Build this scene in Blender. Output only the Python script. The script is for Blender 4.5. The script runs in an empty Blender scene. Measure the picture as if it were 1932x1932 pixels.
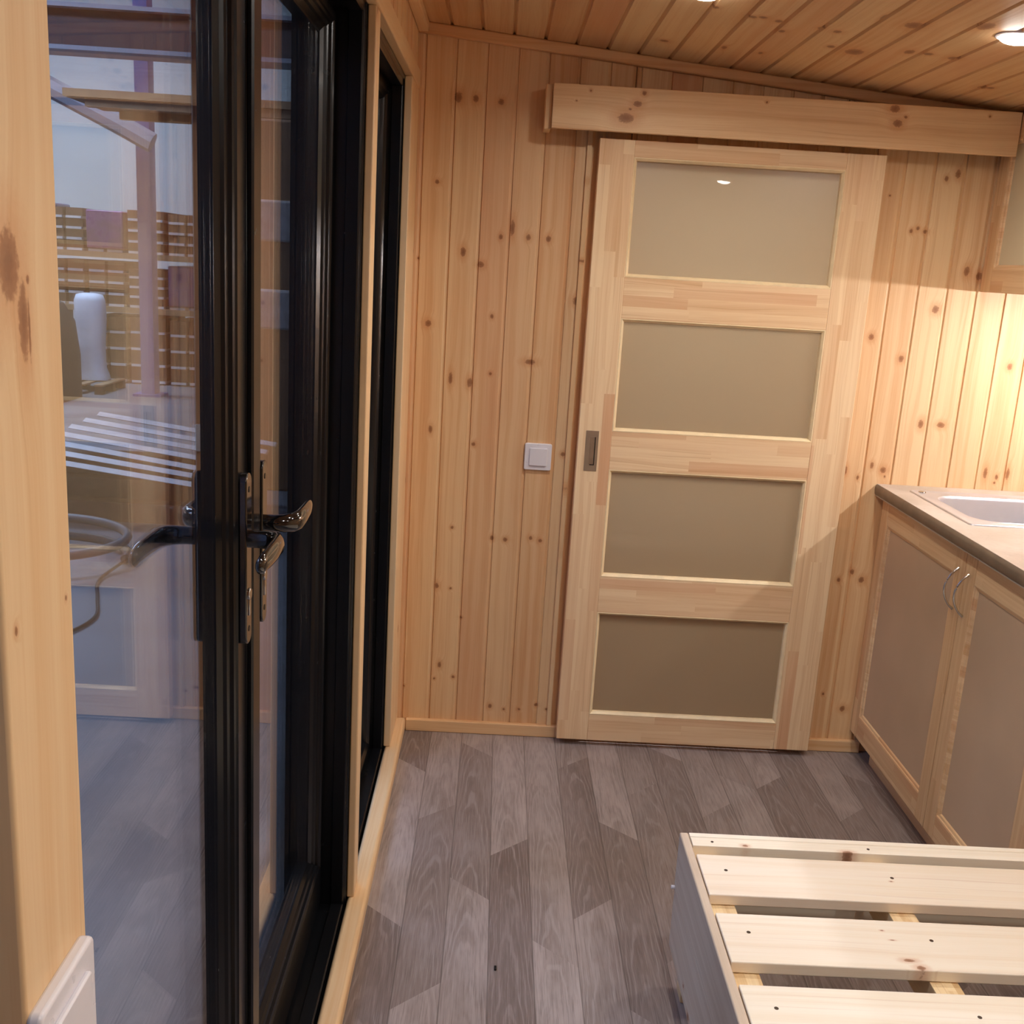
import bpy, bmesh, math, random
from mathutils import Vector, Matrix

S = bpy.context.scene
COL = S.collection

# ------------------------------------------------------------------ camera
cam_d = bpy.data.cameras.new('camera')
cam = bpy.data.objects.new('camera', cam_d)
COL.objects.link(cam)
R = ((0.99827692, 0.05473134, 0.02115814),
     (-0.00788654, -0.23215989, 0.97264567),
     (0.05814628, -0.97113659, -0.23132822))      # rows: world axes; columns: image right, image down, forward
m = Matrix.Identity(4)
for i in range(3):
    m[i][0] = R[i][0]
    m[i][1] = -R[i][1]
    m[i][2] = -R[i][2]
m[2][3] = 1.5
cam.matrix_world = m
cam_d.sensor_width = 36.0
cam_d.lens = 36.0 * 1973.28 / 1932.0
cam_d.clip_start = 0.02
cam_d.clip_end = 200
S.camera = cam

# ------------------------------------------------------------------ world, light, exposure
w = bpy.data.worlds.new('hall_air')
S.world = w
w.use_nodes = True
wn = w.node_tree.nodes['Background']
wn.inputs[0].default_value = (0.30, 0.42, 0.85, 1)
wn.inputs[1].default_value = 0.55
S.view_settings.view_transform = 'Standard'
S.view_settings.look = 'None'
S.view_settings.gamma = 1
S.view_settings.use_curve_mapping = False
S.view_settings.exposure = 0.0
S.cycles.use_denoising = True
S.cycles.max_bounces = 10
S.cycles.diffuse_bounces = 6
S.cycles.glossy_bounces = 5
S.cycles.transparent_max_bounces = 20
S.cycles.transmission_bounces = 8
S.cycles.sample_clamp_indirect = 6
S.cycles.caustics_reflective = False

SPOT_W = 60.0         # glow of the ceiling light diffusers
SPOT_P = 4.3          # watts of the lamp in every ceiling light
LED_W = 330.0         # emission strength of the light strip under the wall cabinet


def area(name, loc, rot, sx, sy, power, colr, label):
    d = bpy.data.lights.new(name, 'AREA')
    d.shape = 'RECTANGLE'
    d.size, d.size_y, d.energy, d.color = sx, sy, power, colr
    o = bpy.data.objects.new(name, d)
    o.location = loc
    o.rotation_euler = rot
    COL.objects.link(o)
    return o


area('pane_backlight', (0.66, 3.90, 1.98), (0, 0, 0), 0.12, 0.12, 48.0, (0.90, 0.96, 1.0), '')  # added backlight for the satin panes, no known lamp there
area('hall_lamp', (-5.0, 7.5, 6.0), (0, 0, 0), 3.0, 1.2, 420, (0.52, 0.66, 1.0), '')
area('hall_lamp', (-6.0, 13.0, 6.0), (0, 0, 0), 3.0, 1.2, 520, (0.58, 0.72, 1.0), '')
area('hall_lamp', (-4.2, 1.0, 5.0), (0, math.radians(-25), 0), 3.0, 1.2, 110, (0.50, 0.62, 1.0), '')


# ------------------------------------------------------------------ node helpers
class NT:
    def __init__(s, name):
        s.m = bpy.data.materials.new(name)
        s.m.use_nodes = True
        s.t = s.m.node_tree
        s.t.nodes.clear()
        s.out = s.t.nodes.new('ShaderNodeOutputMaterial')

    def n(s, typ, **kw):
        nd = s.t.nodes.new(typ)
        for k, v in kw.items():
            setattr(nd, k, v)
        return nd

    def link(s, a, b):
        s.t.links.new(a, b)

    def put(s, sock, v):
        if isinstance(v, bpy.types.NodeSocket):
            s.link(v, sock)
        elif v is not None:
            sock.default_value = v

    def math(s, op, a, b=None, c=None, clamp=False):
        nd = s.n('ShaderNodeMath', operation=op, use_clamp=clamp)
        s.put(nd.inputs[0], a)
        if b is not None:
            s.put(nd.inputs[1], b)
        if c is not None:
            s.put(nd.inputs[2], c)
        return nd.outputs[0]

    def vmath(s, op, a, b=None):
        nd = s.n('ShaderNodeVectorMath', operation=op)
        s.put(nd.inputs[0], a)
        if b is not None:
            s.put(nd.inputs[1], b)
        return nd.outputs['Value'] if op in ('LENGTH', 'DOT_PRODUCT', 'DISTANCE') else nd.outputs[0]

    def comb(s, x, y, z):
        nd = s.n('ShaderNodeCombineXYZ')
        for i, v in enumerate((x, y, z)):
            s.put(nd.inputs[i], v)
        return nd.outputs[0]

    def mix(s, f, a, b):
        nd = s.n('ShaderNodeMix', data_type='RGBA')
        s.put(nd.inputs[0], f)
        s.put(nd.inputs[6], a)
        s.put(nd.inputs[7], b)
        return nd.outputs[2]

    def maprange(s, v, a, b, c=0.0, d=1.0, smooth=True):
        nd = s.n('ShaderNodeMapRange', interpolation_type='SMOOTHSTEP' if smooth else 'LINEAR')
        s.put(nd.inputs[0], v)
        for i, q in enumerate((a, b, c, d)):
            nd.inputs[i + 1].default_value = q
        return nd.outputs[0]

    def noise(s, vec, scale, detail=2, rough=0.5, dist=0.0):
        nd = s.n('ShaderNodeTexNoise')
        s.link(vec, nd.inputs['Vector'])
        nd.inputs['Scale'].default_value = scale
        nd.inputs['Detail'].default_value = detail
        nd.inputs['Roughness'].default_value = rough
        nd.inputs['Distortion'].default_value = dist
        return nd.outputs[0]

    def bsdf(s, col, rough=0.5, spec=0.5, metal=0.0, coat=0.0, coat_r=0.1, normal=None):
        b = s.n('ShaderNodeBsdfPrincipled')
        s.put(b.inputs['Base Color'], col)
        s.put(b.inputs['Roughness'], rough)
        s.put(b.inputs['Specular IOR Level'], spec)
        s.put(b.inputs['Metallic'], metal)
        b.inputs['Coat Weight'].default_value = coat
        b.inputs['Coat Roughness'].default_value = coat_r
        if normal is not None:
            s.link(normal, b.inputs['Normal'])
        return b.outputs[0]

    def done(s, shader):
        s.link(shader, s.out.inputs[0])
        return s.m


def srgb(r, g, b):
    f = lambda c: (c / 255 / 12.92) if c / 255 <= 0.04045 else ((c / 255 + 0.055) / 1.055) ** 2.4
    return (f(r), f(g), f(b), 1)


def pine(name, L='z', U='x', pitch=0.0875, off=0.0, light=(230, 197, 152), dark=(211, 162, 115),
         knots=(), auto=0.35, streak=1.0, rough=0.5, stave=None, board_var=1.0, seed0=3.7):
    """wood with grain along axis L, boards side by side along axis U"""
    t = NT(name)
    tc = t.n('ShaderNodeTexCoord')
    sx = t.n('ShaderNodeSeparateXYZ')
    t.link(tc.outputs['Object'], sx.inputs[0])
    ax = dict(x=sx.outputs[0], y=sx.outputs[1], z=sx.outputs[2])
    l, u = ax[L], ax[U]
    v = ax[[c for c in 'xyz' if c not in (L, U)][0]]
    bi = t.math('FLOOR', t.math('DIVIDE', t.math('SUBTRACT', u, off), pitch))
    if stave:
        wn1 = t.n('ShaderNodeTexWhiteNoise', noise_dimensions='1D')
        t.link(bi, wn1.inputs['W'])
        li = t.math('FLOOR', t.math('ADD', t.math('DIVIDE', l, stave), t.math('MULTIPLY', wn1.outputs[0], 3.0)))
        seed = t.math('ADD', t.math('MULTIPLY', li, 7.31), bi)
    else:
        seed = bi
    wn_ = t.n('ShaderNodeTexWhiteNoise', noise_dimensions='1D')
    t.link(t.math('ADD', seed, seed0), wn_.inputs['W'])
    rc = t.n('ShaderNodeSeparateColor')
    t.link(wn_.outputs[1], rc.inputs[0])
    r1, r2, r3 = rc.outputs
    lo = t.math('ADD', l, t.math('MULTIPLY', r1, 17.0))
    # knots: explicit ones (u, l, ru, rl)
    kd = None
    if knots:
        p2 = t.comb(u, l, 0.0)
        for (ku, kl, ru, rl) in knots:
            d = t.vmath('LENGTH', t.vmath('MULTIPLY', t.vmath('SUBTRACT', p2, (ku, kl, 0)), (1 / ru, 1 / rl, 0)))
            kd = d if kd is None else t.math('MINIMUM', kd, d)
    if auto > 0:
        vo = t.n('ShaderNodeTexVoronoi', voronoi_dimensions='2D')
        vo.inputs['Scale'].default_value = 7.0
        t.link(t.comb(t.math('ADD', t.math('MULTIPLY', u, 1.0), t.math('MULTIPLY', r2, 2.0)), t.math('MULTIPLY', lo, 0.75), 0.0), vo.inputs['Vector'])
        sc = t.n('ShaderNodeSeparateColor')
        t.link(vo.outputs['Color'], sc.inputs[0])
        size = t.math('ADD', 0.02, t.math('MULTIPLY', sc.outputs[1], 0.05))
        dd = t.math('DIVIDE', vo.outputs['Distance'], size)
        dd = t.math('ADD', dd, t.math('MULTIPLY', t.math('GREATER_THAN', sc.outputs[0], auto), 50.0))
        kd = dd if kd is None else t.math('MINIMUM', kd, dd)
    wob = t.noise(t.comb(t.math('MULTIPLY', u, 10.0), t.math('MULTIPLY', lo, 1.6), v), 1.0, 2)
    uw = t.math('ADD', u, t.math('MULTIPLY', wob, 0.035 * streak))
    if kd is not None:      # grain bends around knots
        wn3 = t.noise(tc.outputs['Object'], 220.0, 2)
        kd = t.math('ADD', kd, t.math('MULTIPLY', t.math('SUBTRACT', wn3, 0.5), 0.7))
        bend = t.math('MULTIPLY', t.maprange(kd, 0.3, 4.5, 1.0, 0.0), 0.010)
        uw = t.math('ADD', uw, bend)
    g1 = t.noise(t.comb(t.math('ADD', uw, t.math('MULTIPLY', r3, 5.0)), t.math('MULTIPLY', lo, 0.012), t.math('MULTIPLY', v, 0.3)), 55.0, 3, 0.55)
    g2 = t.noise(t.comb(uw, t.math('MULTIPLY', lo, 0.02), t.math('ADD', v, r2)), 420.0, 2, 0.5)
    g3 = t.noise(t.comb(t.math('MULTIPLY', uw, 9.0), t.math('MULTIPLY', lo, 1.3), v), 1.0, 2)
    f = t.math('ADD', t.math('MULTIPLY', t.maprange(g1, 0.38, 0.66), 0.52), t.math('MULTIPLY', t.maprange(g2, 0.4, 0.75), 0.22))
    f = t.math('ADD', f, t.math('MULTIPLY', t.maprange(g3, 0.35, 0.7), 0.18))
    f = t.math('ADD', f, t.math('MULTIPLY', t.math('SUBTRACT', r1, 0.45), 0.62 * board_var), clamp=True)
    c = t.mix(f, srgb(*light), srgb(*dark))
    # a few boards are redder heartwood
    heart = t.math('MULTIPLY', t.maprange(r2, 0.70, 0.95), t.math('ADD', 0.25, t.math('MULTIPLY', t.maprange(g3, 0.3, 0.7), 0.55)))
    c = t.mix(t.math('MULTIPLY', heart, board_var), c, srgb(206, 148, 108))
    # thin late-wood lines
    ln = t.maprange(t.noise(t.comb(uw, t.math('MULTIPLY', lo, 0.006), t.math('MULTIPLY', r3, 9)), 230.0, 1), 0.62, 0.78)
    c = t.mix(t.math('MULTIPLY', ln, 0.22 * streak), c, srgb(176, 118, 70))
    if kd is not None:
        halo = t.maprange(kd, 0.8, 3.0, 1.0, 0.0)
        c = t.mix(t.math('MULTIPLY', halo, 0.40), c, srgb(196, 128, 78))
        ring = t.maprange(kd, 0.75, 1.15, 1.0, 0.0)
        c = t.mix(t.math('MULTIPLY', ring, 0.72), c, srgb(140, 88, 52))
        core = t.maprange(kd, 0.15, 0.8, 1.0, 0.0)
        c = t.mix(t.math('MULTIPLY', core, 0.40), c, srgb(112, 68, 42))
    return t.done(t.bsdf(c, rough, 0.35))


def plain(name, col, rough=0.5, spec=0.5, metal=0.0, coat=0.0, coat_r=0.08, var=0.06, scale=30.0):
    t = NT(name)
    tc = t.n('ShaderNodeTexCoord')
    n = t.noise(tc.outputs['Object'], scale, 3)
    a = srgb(*col)
    b = tuple(max(0, c * (1 - 2.5 * var)) for c in a[:3]) + (1,)
    c = t.mix(t.maprange(n, 0.35, 0.7), a, b)
    r = t.math('ADD', rough - 0.03, t.math('MULTIPLY', n, 0.06))
    return t.done(t.bsdf(c, r, spec, metal, coat, coat_r))


def emit(name, col, strength):
    t = NT(name)
    e = t.n('ShaderNodeEmission')
    e.inputs[0].default_value = col
    e.inputs[1].default_value = strength
    return t.done(e.outputs[0])


def glass_mat(name):
    """clear pane: what is behind it plus an angle-dependent mirror reflection"""
    t = NT(name)
    lw = t.n('ShaderNodeLayerWeight')
    lw.inputs[0].default_value = 0.5
    f = t.math('ADD', 0.04, t.math('MULTIPLY', t.math('POWER', lw.outputs['Facing'], 5.0), 0.96))
    tr = t.n('ShaderNodeBsdfTransparent')
    tr.inputs[0].default_value = (0.975, 0.985, 0.98, 1)
    gl = t.n('ShaderNodeBsdfGlossy')
    gl.inputs['Roughness'].default_value = 0.0
    gl.inputs[0].default_value = (0.97, 0.97, 1.0, 1)
    mx = t.n('ShaderNodeMixShader')
    t.link(f, mx.inputs[0])
    t.link(tr.outputs[0], mx.inputs[1])
    t.link(gl.outputs[0], mx.inputs[2])
    return t.done(mx.outputs[0])


# ------------------------------------------------------------------ mesh helpers
class MB:
    def __init__(s):
        s.bm = bmesh.new()

    def box(s, a, b):
        x0, y0, z0 = (min(a[i], b[i]) for i in range(3))
        x1, y1, z1 = (max(a[i], b[i]) for i in range(3))
        v = [s.bm.verts.new(p) for p in ((x0, y0, z0), (x1, y0, z0), (x1, y1, z0), (x0, y1, z0),
                                         (x0, y0, z1), (x1, y0, z1), (x1, y1, z1), (x0, y1, z1))]
        for q in ((0, 3, 2, 1), (4, 5, 6, 7), (0, 1, 5, 4), (1, 2, 6, 5), (2, 3, 7, 6), (3, 0, 4, 7)):
            s.bm.faces.new([v[i] for i in q])
        return s

    def prism(s, poly, axis, a, b):
        """poly: 2D points in the two other axes (order x,y,z with axis removed); extruded from a to b"""
        def P(p, w_):
            if axis == 'x':
                return (w_, p[0], p[1])
            if axis == 'y':
                return (p[0], w_, p[1])
            return (p[0], p[1], w_)
        A = [s.bm.verts.new(P(p, a)) for p in poly]
        B = [s.bm.verts.new(P(p, b)) for p in poly]
        n = len(poly)
        for i in range(n):
            s.bm.faces.new((A[i], A[(i + 1) % n], B[(i + 1) % n], B[i]))
        s.bm.faces.new(A[::-1])
        s.bm.faces.new(B)
        return s

    def tube(s, pts, r, seg=12, ry=None, up=(0, 0, 1), caps=True):
        """round (or elliptical: r across, ry along up) tube through pts; r may be a list"""
        pts = [Vector(p) for p in pts]
        n = len(pts)
        rs = r if isinstance(r, (list, tuple)) else [r] * n
        rys = ry if isinstance(ry, (list, tuple)) else [ry if ry is not None else None] * n
        rings = []
        for i, p in enumerate(pts):
            d = (pts[min(i + 1, n - 1)] - pts[max(i - 1, 0)]).normalized()
            upv = Vector(up)
            if abs(d.dot(upv)) > 0.95:
                upv = Vector((1, 0, 0))
            side = d.cross(upv).normalized()
            u2 = side.cross(d).normalized()
            ring = []
            for k in range(seg):
                a = 2 * math.pi * k / seg
                q = p + side * (math.cos(a) * rs[i]) + u2 * (math.sin(a) * (rys[i] if rys[i] is not None else rs[i]))
                ring.append(s.bm.verts.new(q))
            rings.append(ring)
        for i in range(n - 1):
            for k in range(seg):
                s.bm.faces.new((rings[i][k], rings[i][(k + 1) % seg], rings[i + 1][(k + 1) % seg], rings[i + 1][k]))
        if caps:
            s.bm.faces.new(rings[0][::-1])
            s.bm.faces.new(rings[-1])
        return s

    def cyl(s, c, r, a, b, axis='z', seg=32):
        poly = [(math.cos(2 * math.pi * k / seg) * r, math.sin(2 * math.pi * k / seg) * r) for k in range(seg)]
        c = tuple(c) + (0,)
        off = {'x': (c[1], c[2]), 'y': (c[0], c[2]), 'z': (c[0], c[1])}[axis]
        return s.prism([(p[0] + off[0], p[1] + off[1]) for p in poly], axis, a, b)


def base_mat(parent):
    return parent.matrix_world if parent else Matrix.Identity(4)


WORLD = {}       # object name -> world matrix (parents are never rotated, so this is translation only)


def build(mb, name, mat, parent=None, bevel=0.0, seg=2, smooth=False, angle=35, extra=()):
    me = bpy.data.meshes.new(name)
    bmesh.ops.recalc_face_normals(mb.bm, faces=mb.bm.faces)
    mb.bm.to_mesh(me)
    mb.bm.free()
    me.materials.append(mat)
    for e in extra:
        me.materials.append(e)
    o = bpy.data.objects.new(name, me)
    COL.objects.link(o)
    if parent is not None:
        o.parent = parent
        o.matrix_parent_inverse = Matrix.Translation(-WLOC[parent.name])
        WLOC[o.name] = Vector((0, 0, 0))
    else:
        WLOC[o.name] = Vector((0, 0, 0))
    if smooth or bevel:
        for p in me.polygons:
            p.use_smooth = True
        me.set_sharp_from_angle(angle=math.radians(angle))
    if bevel:
        b = o.modifiers.new('bevel', 'BEVEL')
        b.width = bevel
        b.segments = seg
        b.limit_method = 'ANGLE'
        b.angle_limit = math.radians(40)
        b.harden_normals = False
    return o


WLOC = {}


def thing(name, label, cat, loc=(0, 0, 0), group=None, kind=None):
    o = bpy.data.objects.new(name, None)
    o.empty_display_size = 0.05
    o.location = loc
    COL.objects.link(o)
    WLOC[o.name] = Vector(loc)
    o['label'] = label
    if cat:
        o['category'] = cat
    if group:
        o['group'] = group
    if kind:
        o['kind'] = kind
    return o


def tag(o, label, cat, group=None, kind=None):
    o['label'] = label
    if cat:
        o['category'] = cat
    if group:
        o['group'] = group
    if kind:
        o['kind'] = kind
    return o


def struct(o, label=None, cat=None):
    o['kind'] = 'structure'
    if label:
        o['label'] = label
    if cat:
        o['category'] = cat
    return o


def copy_tree(o, parent=None, delta=None):
    c = o.copy()
    COL.objects.link(c)
    if parent is not None:
        c.parent = parent
        c.matrix_parent_inverse = o.matrix_parent_inverse.copy()
    if delta is not None:
        c.location = o.location + Vector(delta)
    WLOC[c.name] = Vector(c.location)
    for ch in list(o.children):
        copy_tree(ch, c)
    return c


def sl(x, y):        # ceiling height (falls to the right)
    return 2.0 - 0.0845 * (x - 1.41) - 0.0


# ------------------------------------------------------------------ materials
PT = dict(light=(228, 194, 150), dark=(212, 162, 112))
BACK_KNOTS = []


def K(px, py, ru, rl):
    """a knot seen on the boards of the back wall (photo pixel -> wall position)"""
    a = ((px - 966), (py - 966), 1973.28)
    rx = sum(R[0][i] * a[i] for i in range(3))
    ry = sum(R[1][i] * a[i] for i in range(3))
    rz = sum(R[2][i] * a[i] for i in range(3))
    k = 3.17 / ry
    BACK_KNOTS.append((rx * k, 1.5 + rz * k, ru, rl))


for q in ((865, 183, .011, .015), (898, 186, .008, .010), (946, 192, .008, .009), (825, 343, .006, .007),
          (945, 447, .006, .008), (967, 430, .007, .022), (997, 448, .007, .009), (1035, 451, .008, .009),
          (874, 475, .008, .014), (907, 499, .010, .009), (1088, 568, .011, .012), (928, 597, .005, .007),
          (808, 610, .009, .010), (789, 487, .003, .004), (1031, 88, .007, .005), (1010, 78, .010, .006),
          (850, 714, .006, .018), (886, 722, .008, .014), (1000, 683, .016, .008), (925, 705, .005, .005),
          (893, 838, .006, .006), (853, 995, .005, .005), (928, 1015, .006, .008), (953, 1018, .007, .007),
          (1001, 1015, .006, .007), (1019, 1020, .006, .006), (1062, 857, .007, .007),
          (824, 1105, .006, .010), (870, 1165, .004, .004), (829, 1254, .006, .010), (819, 1280, .004, .004),
          (855, 1277, .005, .005), (924, 1332, .006, .008), (950, 1338, .004, .004), (979, 1338, .005, .004),
          (1011, 1330, .006, .006), (1031, 1338, .005, .004), (762, 1294, .003, .003), (812, 810, .006, .012),
          (1679, 369, .003, .003), (1786, 337, .006, .008), (1808, 328, .008, .012), (1719, 436, .005, .006),
          (1732, 431, .005, .006), (1746, 437, .007, .006), (1847, 521, .009, .012), (1824, 512, .008, .014),
          (1644, 636, .008, .010), (1765, 584, .010, .012), (1700, 677, .008, .010), (1737, 800, .008, .014),
          (1775, 802, .012, .009), (1905, 692, .008, .010), (1594, 887, .007, .014), (1618, 901, .004, .007),
          (1645, 878, .006, .010), (1666, 887, .009, .010), (1669, 899, .003, .004), (1859, 892, .006, .018),
          (1901, 894, .006, .018), (1880, 900, .005, .008), (1876, 911, .004, .004), (1582, 1094, .006, .007),
          (1608, 1079, .006, .009), (1625, 1094, .009, .010), (1553, 1309, .004, .005), (1589, 1337, .009, .010),
          (850, 1110, .004, .004)):
    K(*q)

SEEDB = 52.6
M_back = pine('pine_wall_boards', 'z', 'x', 0.0875, -0.1625, knots=BACK_KNOTS, auto=0.0, board_var=0.9, seed0=SEEDB)
M_wally = pine('pine_side_boards', 'z', 'y', 0.0875, 0.0, auto=0.35)
CK = []
for q in ((1568, 88, .010, .006), (1475, 59, .008, .006), (1440, 33, .010, .005), (1420, 32, .010, .005), (1469, 40, .009, .006),
          (1716, 98, .012, .010), (1612, 98, .022, .014), (1580, 60, .010, .006), (1667, 32, .004, .010),
          (1854, 165, .012, .008), (1869, 166, .010, .006), (1725, 48, .02, .012), (1435, 100, .006, .006),
          (1367, 90, .006, .008), (1752, 102, .012, .006), (1800, 110, .014, .008), (1550, 53, .008, .006),
          (1253, 77, .012, .006), (1350, 14, .008, .005), (1860, 50, .016, .014), (1366, 89, .006, .007)):
    a = ((q[0] - 966), (q[1] - 966), 1973.28)
    rr = [sum(R[j][i] * a[i] for i in range(3)) for j in range(3)]
    tt = (2.0 + 0.0845 * 1.41 - 1.5) / (rr[2] + 0.0845 * rr[0])
    CK.append((rr[0] * tt, rr[1] * tt, q[2], q[3] * 2.2))
M_ceil = pine('pine_ceiling_boards', 'y', 'x', 0.0875, -0.0925, knots=CK, auto=0.0, light=(222, 188, 142), dark=(206, 157, 108))
M_trim_z = pine('pine_trim_upright', 'z', 'y', 0.3, 0.1, light=(234, 204, 160), dark=(220, 178, 128), auto=0.10, board_var=0.3)
M_trim_y = pine('pine_trim_lengthways', 'y', 'x', 0.3, 0.1, light=(234, 204, 160), dark=(220, 178, 128), auto=0.2, board_var=0.3)
M_trim_x = pine('pine_trim_crossways', 'x', 'z', 0.3, 0.1, light=(232, 196, 150), dark=(216, 168, 118), auto=0.06, board_var=0.3)
M_post = pine('pine_post', 'z', 'y', 0.5, 0.3, light=(232, 204, 162), dark=(222, 184, 136),
              knots=[(0.585, 1.483, .012, .020), (0.600, 1.452, .006, .022), (0.607, 1.447, .0015, .018), (0.6075, 1.475, .002, .003), (0.562, 1.455, .006, .016),
                     (0.641, 1.275, .0015, .002), (0.571, 1.278, .002, .003)], auto=0.0, board_var=0.2)
M_door_z = pine('pine_staves_upright', 'z', 'x', 0.034, 0.253, light=(238, 208, 166), dark=(218, 176, 132), auto=0.0, stave=0.34, board_var=0.75, streak=1.3)
M_door_x = pine('pine_staves_crossways', 'x', 'z', 0.032, 0.02, light=(238, 208, 166), dark=(218, 176, 132), auto=0.0, stave=0.42, board_var=0.7, streak=1.3)


def KP(px, py, yp, ru, rl):
    a = ((px - 966), (py - 966), 1973.28)
    rr = [sum(R[j][i] * a[i] for i in range(3)) for j in range(3)]
    k = yp / rr[1]
    return (1.5 + rr[2] * k, rr[0] * k, ru, rl)      # (u = z, l = x)


M_cover = pine('pine_cover_board', 'x', 'z', 0.4, 0.0, light=(236, 204, 160), dark=(214, 168, 120), auto=0.0, board_var=0.2,
               knots=[KP(1216, 176, 3.06, .006, .006), KP(1203, 196, 3.06, .008, .012), KP(1181, 223, 3.06, .013, .022), KP(1189, 206, 3.06, .003, .004),
                      KP(1115, 171, 3.06, .003, .003), KP(1088, 190, 3.06, .002, .003), KP(1689, 205, 3.06, .010, .014), KP(1694, 233, 3.06, .010, .013),
                      KP(1709, 221, 3.06, .004, .005), KP(1447, 193, 3.06, .003, .003), KP(1868, 220, 3.06, .003, .003)])
M_cab_z = pine('pine_cabinet_upright', 'z', 'y', 0.028, 0.0, light=(228, 196, 152), dark=(206, 164, 118), auto=0.0, stave=0.3, board_var=0.6)
M_cab_y = pine('pine_cabinet_lengthways', 'y', 'z', 0.03, 0.0, light=(230, 198, 154), dark=(208, 166, 120), auto=0.0, stave=0.4, board_var=0.6)
M_panel = plain('beige_cabinet_panel', (200, 174, 144), 0.45, 0.4, var=0.03, scale=4)
M_slat = pine('pine_bed_slats', 'x', 'y', 0.1965, 0.148, light=(248, 240, 222), dark=(240, 226, 200), auto=0.0, board_var=0.35, streak=0.8,
              knots=[(1.566, 0.786, .006, .008), (1.585, 0.772, .004, .010), (1.936, 0.564, .004, .006), (1.9285, 0.775, .006, .010),
                     (1.668, 0.753, .0015, .003), (1.641, 0.763, .0012, .004), (1.829, 0.829, .0015, .003), (1.42, 1.10, .006, .008)])
M_bedside = pine('pine_bed_side', 'y', 'z', 0.125, 0.112, light=(214, 198, 178), dark=(192, 170, 146), auto=0.12, board_var=0.4)
M_support = pine('pine_slat_support', 'y', 'x', 0.02, 0.0, light=(240, 216, 172), dark=(214, 176, 124), auto=0.0, stave=0.1, board_var=0.6)
M_black = plain('black_gloss_profile', (15, 16, 19), 0.26, 0.35, coat=0.08, coat_r=0.10, var=0.02)
M_handle = plain('black_lacquered_handle', (10, 10, 12), 0.10, 0.6, coat=0.9, coat_r=0.03, var=0.01)
M_gasket = plain('black_rubber_gasket', (16, 16, 18), 0.6, 0.3)
M_chrome = plain('polished_steel', (205, 205, 205), 0.15, 0.5, metal=1.0, var=0.02)
M_steel = plain('brushed_stainless_steel', (206, 208, 214), 0.34, 0.5, metal=0.7, var=0.02, scale=12)
M_nickel = plain('satin_nickel', (176, 158, 138), 0.38, 0.5, metal=0.85, var=0.03)
M_white = plain('white_switch_plastic', (228, 226, 232), 0.28, 0.5, var=0.01)
M_screw = plain('dark_screw_head', (84, 72, 60), 0.4, 0.5, metal=0.7)
M_dark = plain('dark_shade_and_chip', (26, 20, 16), 0.8, 0.2)
M_spot = emit('warm_light_diffuser', (1.0, 0.935, 0.865, 1), SPOT_W)
M_led = emit('white_light_strip', (0.95, 0.94, 1.0, 1), LED_W)
M_glass = glass_mat('clear_glass')

# worktop: grey-beige stone-like laminate
t = NT('worktop_laminate')
tc = t.n('ShaderNodeTexCoord')
n1 = t.noise(tc.outputs['Object'], 6.0, 4, 0.6)
n2 = t.noise(tc.outputs['Object'], 60.0, 3, 0.6)
c = t.mix(t.maprange(n1, 0.3, 0.7), srgb(186, 176, 164), srgb(164, 152, 138))
c = t.mix(t.math('MULTIPLY', t.maprange(n2, 0.5, 0.75), 0.3), c, srgb(140, 124, 108))
M_worktop = t.done(t.bsdf(c, 0.36, 0.5))

# satin glass of the sliding door
t = NT('satin_door_glass')
b = t.n('ShaderNodeBsdfPrincipled')
b.inputs['Base Color'].default_value = srgb(142, 122, 92)
b.inputs['IOR'].default_value = 2.0
b.inputs['Roughness'].default_value = 0.36
b.inputs['Specular IOR Level'].default_value = 0.5
b.inputs['Coat Weight'].default_value = 1.0
b.inputs['Coat Roughness'].default_value = 0.015
b.inputs['Coat IOR'].default_value = 1.45
tl = t.n('ShaderNodeBsdfTranslucent')
tl.inputs[0].default_value = srgb(226, 212, 190)
mx = t.n('ShaderNodeMixShader')
mx.inputs[0].default_value = 0.4
t.link(b.outputs[0], mx.inputs[1])
t.link(tl.outputs[0], mx.inputs[2])
M_satin = t.done(mx.outputs[0])

# vinyl floor with grey oak planks; every plank carries its own tone and grain offset
t = NT('grey_oak_vinyl')
tc = t.n('ShaderNodeTexCoord')
at = t.n('ShaderNodeAttribute')
at.attribute_name = 'plank'
asx = t.n('ShaderNodeSeparateXYZ')
t.link(at.outputs['Vector'], asx.inputs[0])
shade, seed, cx = asx.outputs
sx = t.n('ShaderNodeSeparateXYZ')
t.link(tc.outputs['Object'], sx.inputs[0])
x, y = sx.outputs[0], sx.outputs[1]
yy = t.math('ADD', y, t.math('MULTIPLY', seed, 13.0))
xl = t.math('SUBTRACT', x, cx)
wob = t.noise(t.comb(t.math('MULTIPLY', x, 8.0), t.math('MULTIPLY', yy, 1.9), seed), 1.0, 3, 0.55)
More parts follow.
